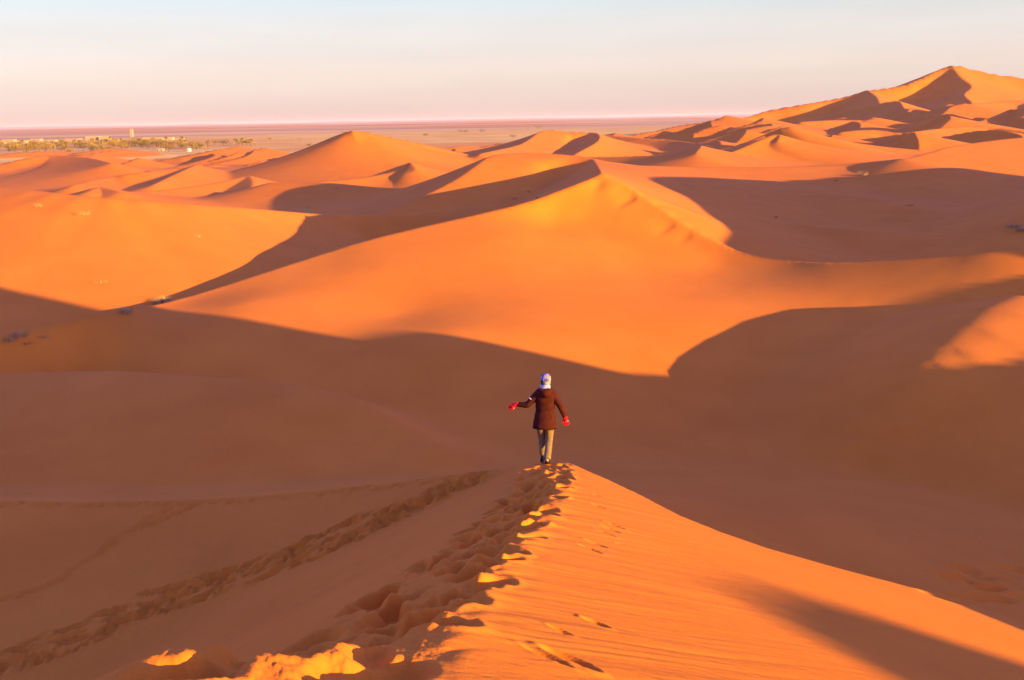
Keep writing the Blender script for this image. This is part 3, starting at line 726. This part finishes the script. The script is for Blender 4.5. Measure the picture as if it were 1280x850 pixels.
# ================= plants
M['leaf']=mat('tree_leaves',(.30,.20,.035),.8,noise=(.8,.45))
M['leaf_green']=mat('dark_leaves',(.15,.12,.03),.8,noise=(.8,.45))
M['palm']=mat('palm_fronds',(.24,.18,.04),.7,noise=(1.2,.4))
M['bark']=mat('bark',(.13,.075,.04),.9,noise=(3,.3))
M['dry']=mat('dry_grass',(.50,.33,.10),.9,noise=(6,.3))
M['olive']=mat('olive_grass',(.36,.26,.08),.9,noise=(6,.35))
M['twig']=mat('dry_twigs',(.28,.14,.05),.9,noise=(8,.3))
def gpos(u,v):
    """ground point on the flats for a photo pixel"""
    d=ray(u,v); D=np.exp(np.linspace(math.log(100),math.log(9000),1600)); g=d[2]*D-terrain(d[0]*D,D.copy())
    i=int(np.argmax(g<0)); i=max(i,1); D_=D[i]
    return float(d[0]*D_),float(D_),gz(d[0]*D_,D_)
def near_pos(u,v,D0,D1):
    d=ray(u,v); D=np.linspace(D0,D1,1200); g=d[2]*D-terrain(d[0]*D,D.copy())
    i=int(np.argmax(g<0)) if (g<0).any() else int(np.argmin(np.abs(g))); D_=D[i]
    return float(d[0]*D_),float(D_),gz(d[0]*D_,D_)
def limbs_mesh(rg,h,spread,n=5,r=.16):
    V=[];Fc=[]
    def tube(p,q,r0,r1,k=6):
        b=len(V); ax=(q-p).normalized(); x=ax.orthogonal().normalized(); y=ax.cross(x)
        for c,rr in ((p,r0),(q,r1)):
            for i in range(k): a=2*math.pi*i/k; V.append(c+x*math.cos(a)*rr+y*math.sin(a)*rr)
        for i in range(k): j=(i+1)%k; Fc.append((b+i,b+j,b+k+j,b+k+i))
    t=Vector((rg.uniform(-.1,.1)*h,rg.uniform(-.1,.1)*h,h*.45)); tube(Vector((0,0,-.4)),t,r*1.3,r*.8)
    tips=[]
    for i in range(n):
        a=2*math.pi*i/n+rg.uniform(-.4,.4); q=t+Vector((math.cos(a)*spread*.55,math.sin(a)*spread*.55,h*rg.uniform(.15,.4))); tube(t,q,r*.6,r*.25,5); tips.append(q)
    return V,Fc,tips
def leaf_cloud(rg,centres,R_,n,s):
    V=[];Fc=[]
    for i in range(n):
        c=rg.choice(centres); a=rg.uniform(0,6.283); e=math.asin(rg.uniform(-.7,1)); rr=R_*rg.uniform(.35,1)**.6*rg.uniform(.7,1.15)
        p=c+Vector((math.cos(a)*math.cos(e)*rr,math.sin(a)*math.cos(e)*rr,math.sin(e)*rr*.75))
        u=Vector((rg.uniform(-1,1),rg.uniform(-1,1),rg.uniform(-1,1))).normalized(); w_=u.orthogonal().normalized(); k=s*rg.uniform(.5,1.3)
        b=len(V); V+= [p-u*k,p+w_*k*.6,p+u*k,p-w_*k*.6]; Fc.append((b,b+1,b+2,b+3))
    return V,Fc
def make_tree(name,seed,h,spread,leafm,n=420):
    rg=random.Random(seed); o=empty(name,(0,0,0))
    V,Fc,tips=limbs_mesh(rg,h,spread,r=h*.035); mesh_obj('trunk',V,Fc,M['bark'],o)
    V,Fc=leaf_cloud(rg,tips+[Vector((0,0,h*.7))],spread*.5,n,h*.06); mesh_obj('crown',V,Fc,leafm,o,smooth=False)
    return o
def make_palm(seed,h):
    rg=random.Random(seed); o=empty('palm_tree',(0,0,0))
    V=[];Fc=[];k=7;N_=7; bend=rg.uniform(-.08,.08)*h
    for j in range(N_):
        t=j/(N_-1); r=h*.028*(1.3-.5*t)
        for i in range(k): a=2*math.pi*i/k; V.append(Vector((math.cos(a)*r+bend*t*t,math.sin(a)*r,-.4+(h*.8+.4)*t)))
    for j in range(N_-1):
        for i in range(k): q=(i+1)%k; Fc.append((j*k+i,j*k+q,(j+1)*k+q,(j+1)*k+i))
    mesh_obj('trunk',V,Fc,M['bark'],o)
    V=[];Fc=[]; top=Vector((bend,0,h*.8))
    for f in range(26):
        a=rg.uniform(0,6.283); el=rg.uniform(-.2,1.1); L_=h*rg.uniform(.34,.48); p=top.copy(); pv=None
        for j in range(6):
            d_=Vector((math.cos(a)*math.cos(el),math.sin(a)*math.cos(el),math.sin(el))); side=Vector((-math.sin(a),math.cos(a),0)); w_=h*.035*math.sin((j+.6)/6.2*math.pi)+.02
            b=len(V); V+=[p+side*w_+Vector((0,0,-w_*.6)),p+Vector((0,0,w_*.3)),p-side*w_+Vector((0,0,-w_*.6))]
            if j: Fc+=[(b-3,b-2,b+1,b),(b-2,b-1,b+2,b+1)]
            p=p+d_*L_/6; el-=.33
    mesh_obj('crown',V,Fc,M['palm'],o,smooth=False)
    return o
def place(proto,first,x,y,z,rz,s,label,cat,group):
    o=proto if first else copy_tree(proto)
    o.location=(x,y,z-.1); o.rotation_euler=(0,0,rz); o.scale=(s,s,s); tag(o,label,cat,group); return o
rg=random.Random(21)
KT=[(make_tree('oasis_tree',1,7,6.5,M['leaf']),'round bushy tree in the belt of trees before the village','tree'),
    (make_tree('oasis_tree',2,6,7.5,M['leaf_green'],380),'dark green tree in the belt of trees before the village','tree'),
    (make_palm(3,10),'tall date palm standing in the belt of trees before the village','palm'),
    (make_tree('tamarisk_bush',5,3.6,5.0,M['leaf'],260),'low tamarisk bush at the edge of the belt of trees','bush')]
used=[False]*4
BELT=[]
for i in range(265):
    u=rg.uniform(-30,262)**1.0
    mid=np.interp(u,[-30,0,60,130,180,240,262],[189,188,187,184.5,183.5,186,186.5]); v=mid+rg.gauss(0,1)*np.interp(u,[-30,150,262],[3.0,3.0,1.4])
    if v<177.5: v=177.5+rg.random()*2
    BELT.append((u,v))
BELT+= [(u,rg.uniform(182,185)) for u in (268,280,287,290,295,297,300,303,305,309,312,314,317,320)]
_bu=np.array(BELT)
for (u,v) in BELT:
    D=28/max(.004,(-ray(u,v)[2])); d=ray(u,v); x,y=d[0]*D,D; z=gz(x,y)
    k=rg.choices((0,1,2,3),(5,1.6,1.6,3))[0]; P_,lab,cat=KT[k]
    place(P_,not used[k],x,y,z,rg.uniform(0,6.28),rg.uniform(.7,1.25),lab,cat,'trees and bushes of the oasis belt'); used[k]=True
# lone shrubs and trees on the flats behind the dunes
SOLO=[(387,183.5,1,.8,'dark round shrub on the flats just left of the tall pointed dune','shrub'),
 (338,176,0,.8,'pale tree on the flats above the gap right of the tree belt','tree'),(357,178,3,1.1,'low pale bush on the flats, second from the pointed dune','bush'),
 (375,176,3,1.2,'pale bush on the flats behind the dark round shrub','bush'),
 (532,171,1,.8,'dark tree at the left end of the shaded strip of the flats','tree'),(575.5,166.5,1,.9,'dark tree on the shaded strip, left one of a close pair','tree'),
 (582,166.8,1,.9,'dark tree on the shaded strip, right one of a close pair','tree'),(602.5,166.3,1,.95,'lone dark tree on the shaded strip right of the pair','tree'),
 (642,174,0,1.0,'round golden bush standing at the foot of the bright-topped middle dune','bush'),
 (660,161.5,3,1.4,'tiny dark bush on the bright flats above the middle dune','bush'),(673,161.5,3,1.4,'tiny dark bush just right of another on the bright flats','bush'),(430,166.8,3,1.0,'tiny bush peeping out left of the pointed dune top','bush')]
for u,v,k,s,lab,cat in SOLO:
    x,y,z=gpos(u,v); o=copy_tree(KT[k][0]); o.name='lone_'+('tree' if cat=='tree' else 'shrub'); 
    o.location=(x,y,z-.1); f=y/1256.0; px_=s*(4.6 if cat=='tree' else 5); o.scale=(px_*f/6,)*3; o.rotation_euler=(0,0,rg.uniform(0,6)); o['label']=lab;o['category']=cat
    if 'group' in o: del o['group']
# grass tufts and small shrubs on the near dunes
def tuft(name,x,y,z,rad,h,n,m,seed,spiky=.6):
    r=random.Random(seed); V=[];Fc=[]
    for i in range(n):
        a=r.uniform(0,6.283); q=rad*.5*math.sqrt(r.random()); p=Vector((math.cos(a)*q,math.sin(a)*q,-.03)); b_=a+r.uniform(-.8,.8); L_=h*r.uniform(.5,1.1); lean=r.uniform(.1,1.0)*spiky
        wv=Vector((-math.sin(b_),math.cos(b_),0))*h*.028; k=len(V); pv=p
        for j in range(4):
            t=j/3; pt=p+Vector((math.cos(b_)*L_*lean*t*t,math.sin(b_)*L_*lean*t*t,L_*t*(1-.3*lean*t))); V+=[pt-wv*(1-t*.9),pt+wv*(1-t*.9)]
            if j: Fc.append((k+2*j-2,k+2*j-1,k+2*j+1,k+2*j))
    o=mesh_obj(name,V,Fc,m,smooth=False,loc=(x,y,z)); return o
# (u,v, D range, radius, height, blades, material, label)
TUFTS=[(196,380,(45,58),.45,.42,150,'dry','pale dry grass tuft catching the sun on the dune saddle, left of two','grass tuft'),
 (206,378.5,(45,58),.55,.48,190,'dry','pale dry grass tuft catching the sun on the dune saddle, right of two','grass tuft'),
 (157,391,(44,54),.75,.38,170,'olive','olive green grass tuft on the ridge left of the sunlit tufts','grass tuft'),
 (12,425,(36,48),.7,.3,150,'olive','olive grass clump in shade at the left edge of the sand','grass tuft'),
 (24,420,(36,48),.8,.32,170,'olive','olive grass clump right beside the one at the left edge','grass tuft'),
 (34,429,(36,47),.45,.18,90,'twig','brown dry clump just below the olive grass clumps','shrub'),
 (55,421,(36,48),.55,.2,100,'olive','small olive clump standing apart to the right of the left edge clumps','grass tuft'),
 (57,461,(36,46),.4,.1,60,'twig','tiny dry twig clump on the rim of the shaded mound','shrub'),
 (48,258,(60,90),.7,.28,80,'dry','faint dry tuft high on the left sunlit slope','grass tuft'),
 (102,268,(60,90),1.3,.34,140,'dry','broad dry tuft on the left sunlit slope, right of the faint one','grass tuft'),
 (245,296,(55,90),.7,.28,80,'dry','small dry tuft near the shadow edge on the left sunlit slope','grass tuft'),
 (122,352,(45,75),1.2,.22,110,'dry','thin dry grass patch low on the sunlit slope above the saddle','grass tuft'),
 (1268,284,(60,110),1.3,.45,200,'olive','dark olive shrub at the right edge of the shaded basin, left of two','shrub'),
 (1279,289,(60,110),1.3,.5,200,'olive','dark olive shrub cut by the right frame edge in the basin','shrub'),
 (1078,219,(110,170),1.4,.8,170,'dry','round pale bush on the shaded slope, lit on its right','shrub'),
 (1045,226,(100,170),.6,.3,80,'twig','small brown shrub left of the round pale bush','shrub'),
 (1137,257,(80,140),.9,.25,120,'twig','low brown shrub on the faint crest in the middle of the basin','shrub'),
 (970,272,(70,120),.35,.25,80,'twig','small dark twig bush on the nearer crest of the basin','shrub'),
 (672,248,(100,150),.5,.3,60,'twig','tiny dark bush on the shaded flank, rightmost of three','shrub'),
 (643,249,(100,150),.6,.3,60,'twig','low brown bush at the foot of the shaded dune flank','shrub'),
 (661,240,(100,150),.5,.3,60,'twig','brown bush on the shaded flank, upper one','shrub'),
 (386,259,(80,140),1.3,.3,120,'olive','low olive patch on the shaded hump left of the middle dune','grass tuft'),
 (420,236,(120,190),1.1,.4,90,'olive','small olive patch in the shade before the pointed dune','grass tuft'),
 (862,232,(100,160),1.4,.3,110,'dry','dry grass patch on the bright flank right of the big crest','grass tuft'),
 (850,224,(100,170),1.1,.3,90,'dry','smaller dry grass patch just above another on the bright flank','grass tuft')]
for i,(u,v,(a,b),rad,h,n,m,lab,cat) in enumerate(TUFTS):
    x,y,z=near_pos(u,v,a,b); o=tuft('grass_tuft' if cat=='grass tuft' else 'desert_shrub',x,y,z,rad,h,n,M[m],100+i,.9 if cat=='grass tuft' else 1.1); tag(o,lab,cat)
# ================= village
M['mud']=mat('mud_plaster',(.46,.27,.13),.9,noise=(.2,.12)); M['mud_pale']=mat('pale_plaster',(.50,.33,.14),.9,noise=(.2,.1)); M['white']=mat('whitewash',(.75,.70,.62),.8)
M['opening']=mat('dark_glass',(.03,.03,.035),.3); M['wood']=mat('door_wood',(.15,.07,.03),.7)
def boxv(V,Fc,c,s):
    b=len(V); x,y,z=c; a,d,h=s[0]/2,s[1]/2,s[2]/2
    for dz in(-h,h):
        for dx,dy in((-a,-d),(a,-d),(a,d),(-a,d)): V.append((x+dx,y+dy,z+dz))
    Fc+=[(b,b+3,b+2,b+1),(b+4,b+5,b+6,b+7)]+[(b+i,b+(i+1)%4,b+4+(i+1)%4,b+4+i) for i in range(4)]
def house(u,v,wpx,hpx,depth,m,label,name='mud_brick_house',nw=3,cat='house',two=False,D=None):
    D=D or 28/(-ray(u,v)[2]); d=ray(u,v); x,y=d[0]*D,D; W_=wpx*D/1256; H_=hpx*D/1256
    o=empty(name,(x,y,gz(x,y)),rz=0)
    V=[];Fc=[]; boxv(V,Fc,(0,0,H_/2-.5),(W_,depth,H_+1)); mesh_obj('wall',V,Fc,M[m],o,smooth=False)
    V=[];Fc=[]; t=.4
    for c,s in (((0,-depth/2+t/2,H_+.35),(W_,t,.7)),((0,depth/2-t/2,H_+.35),(W_,t,.7)),((-W_/2+t/2,0,H_+.35),(t,depth-2*t,.7)),((W_/2-t/2,0,H_+.35),(t,depth-2*t,.7))): boxv(V,Fc,c,s)
    mesh_obj('parapet',V,Fc,M[m],o,smooth=False)
    for i in range(nw):
        xx=-W_/2+W_*(i+.5)/nw
        if i==nw//2 and H_>2.6:
            V=[];Fc=[]; boxv(V,Fc,(xx,-depth/2-.02,1.1),(1.3,.12,2.2)); mesh_obj('door',V,Fc,M['wood'],o,smooth=False)
        for zz in ((H_*.55,) if not two else (H_*.3,H_*.72)):
            if i==nw//2 and zz<3: continue
            V=[];Fc=[]; boxv(V,Fc,(xx,-depth/2-.02,zz),(1.1,.1,1.3)); mesh_obj('window',V,Fc,M['opening'],o,smooth=False)
    tag(o,label,cat); return o
house(117.5,176,15,4.2,20,'mud_pale','long tall pale house left of the tower, left half of the pair',nw=7,two=True)
house(131.5,175.8,11,3.8,18,'mud_pale','pale block house left of the tower, right half of the pair',nw=5,two=True)
house(92,177,17,2.4,16,'mud','low long house left of the tall pale house',nw=6)
house(66,178.5,10,2.2,14,'mud','small mud house in the middle of the left fields',nw=4)
house(46,177,12,2.4,16,'mud','low mud house with fields to its right',nw=4)
house(30,179.5,9,2.4,14,'mud_pale','small pale house among the left fields',nw=3)
house(12,178,14,2.6,16,'mud','wide mud house near the left end of the village',nw=5)
house(3,181.5,7,2.4,12,'mud_pale','pale house at the left frame edge behind the trees',nw=3)
house(185,176.2,9,2.6,14,'mud_pale','pale house right behind the thick part of the tree belt',nw=4)
house(200,175.6,8,2.4,14,'mud','small mud house between two pale houses right of the tower',nw=3)
house(213,176,8,2.8,14,'mud_pale','pale house right of the small mud house',nw=4)
house(226,176.4,8,1.8,12,'mud_pale','low pale house at the right end of the village',nw=3)
house(146,177.4,6,2.0,12,'mud','small mud house just below the tower',nw=3)
house(236.5,190,3.2,2.6,6,'white','tiny white hut in front of the trees, right of the tree belt',name='white_hut',nw=2,cat='hut')
house(201,189.5,7,2.0,8,'mud','dark low tent like shelter in front of the tree belt',name='low_shelter',nw=3,cat='shelter')
# tower
def tower():
    u,v=165,170.5; D=28/(-ray(u,v)[2]); d=ray(u,v); x,y=d[0]*D,D; k=D/1256
    o=empty('watch_tower',(x,y,gz(x,y)))
    w_=3.0*k; H_=7.6*k
    V=[];Fc=[]; boxv(V,Fc,(0,0,H_/2-.5),(w_,w_,H_+1)); mesh_obj('shaft',V,Fc,M['mud_pale'],o,smooth=False)
    V=[];Fc=[]; boxv(V,Fc,(0,0,H_+.4),(w_*1.22,w_*1.22,.8)); mesh_obj('balcony',V,Fc,M['mud_pale'],o,smooth=False)
    V=[];Fc=[]; boxv(V,Fc,(0,0,H_+.8+.7*k),(w_*.7,w_*.7,1.4*k)); mesh_obj('lantern',V,Fc,M['mud_pale'],o,smooth=False)
    for i in range(3):
        V=[];Fc=[]; boxv(V,Fc,(0,-w_/2-.02,H_*(.25+.25*i)),(1.0,.1,2.0)); mesh_obj('window',V,Fc,M['opening'],o,smooth=False)
    tag(o,'tall slender pale square tower rising above the village','tower')
tower()
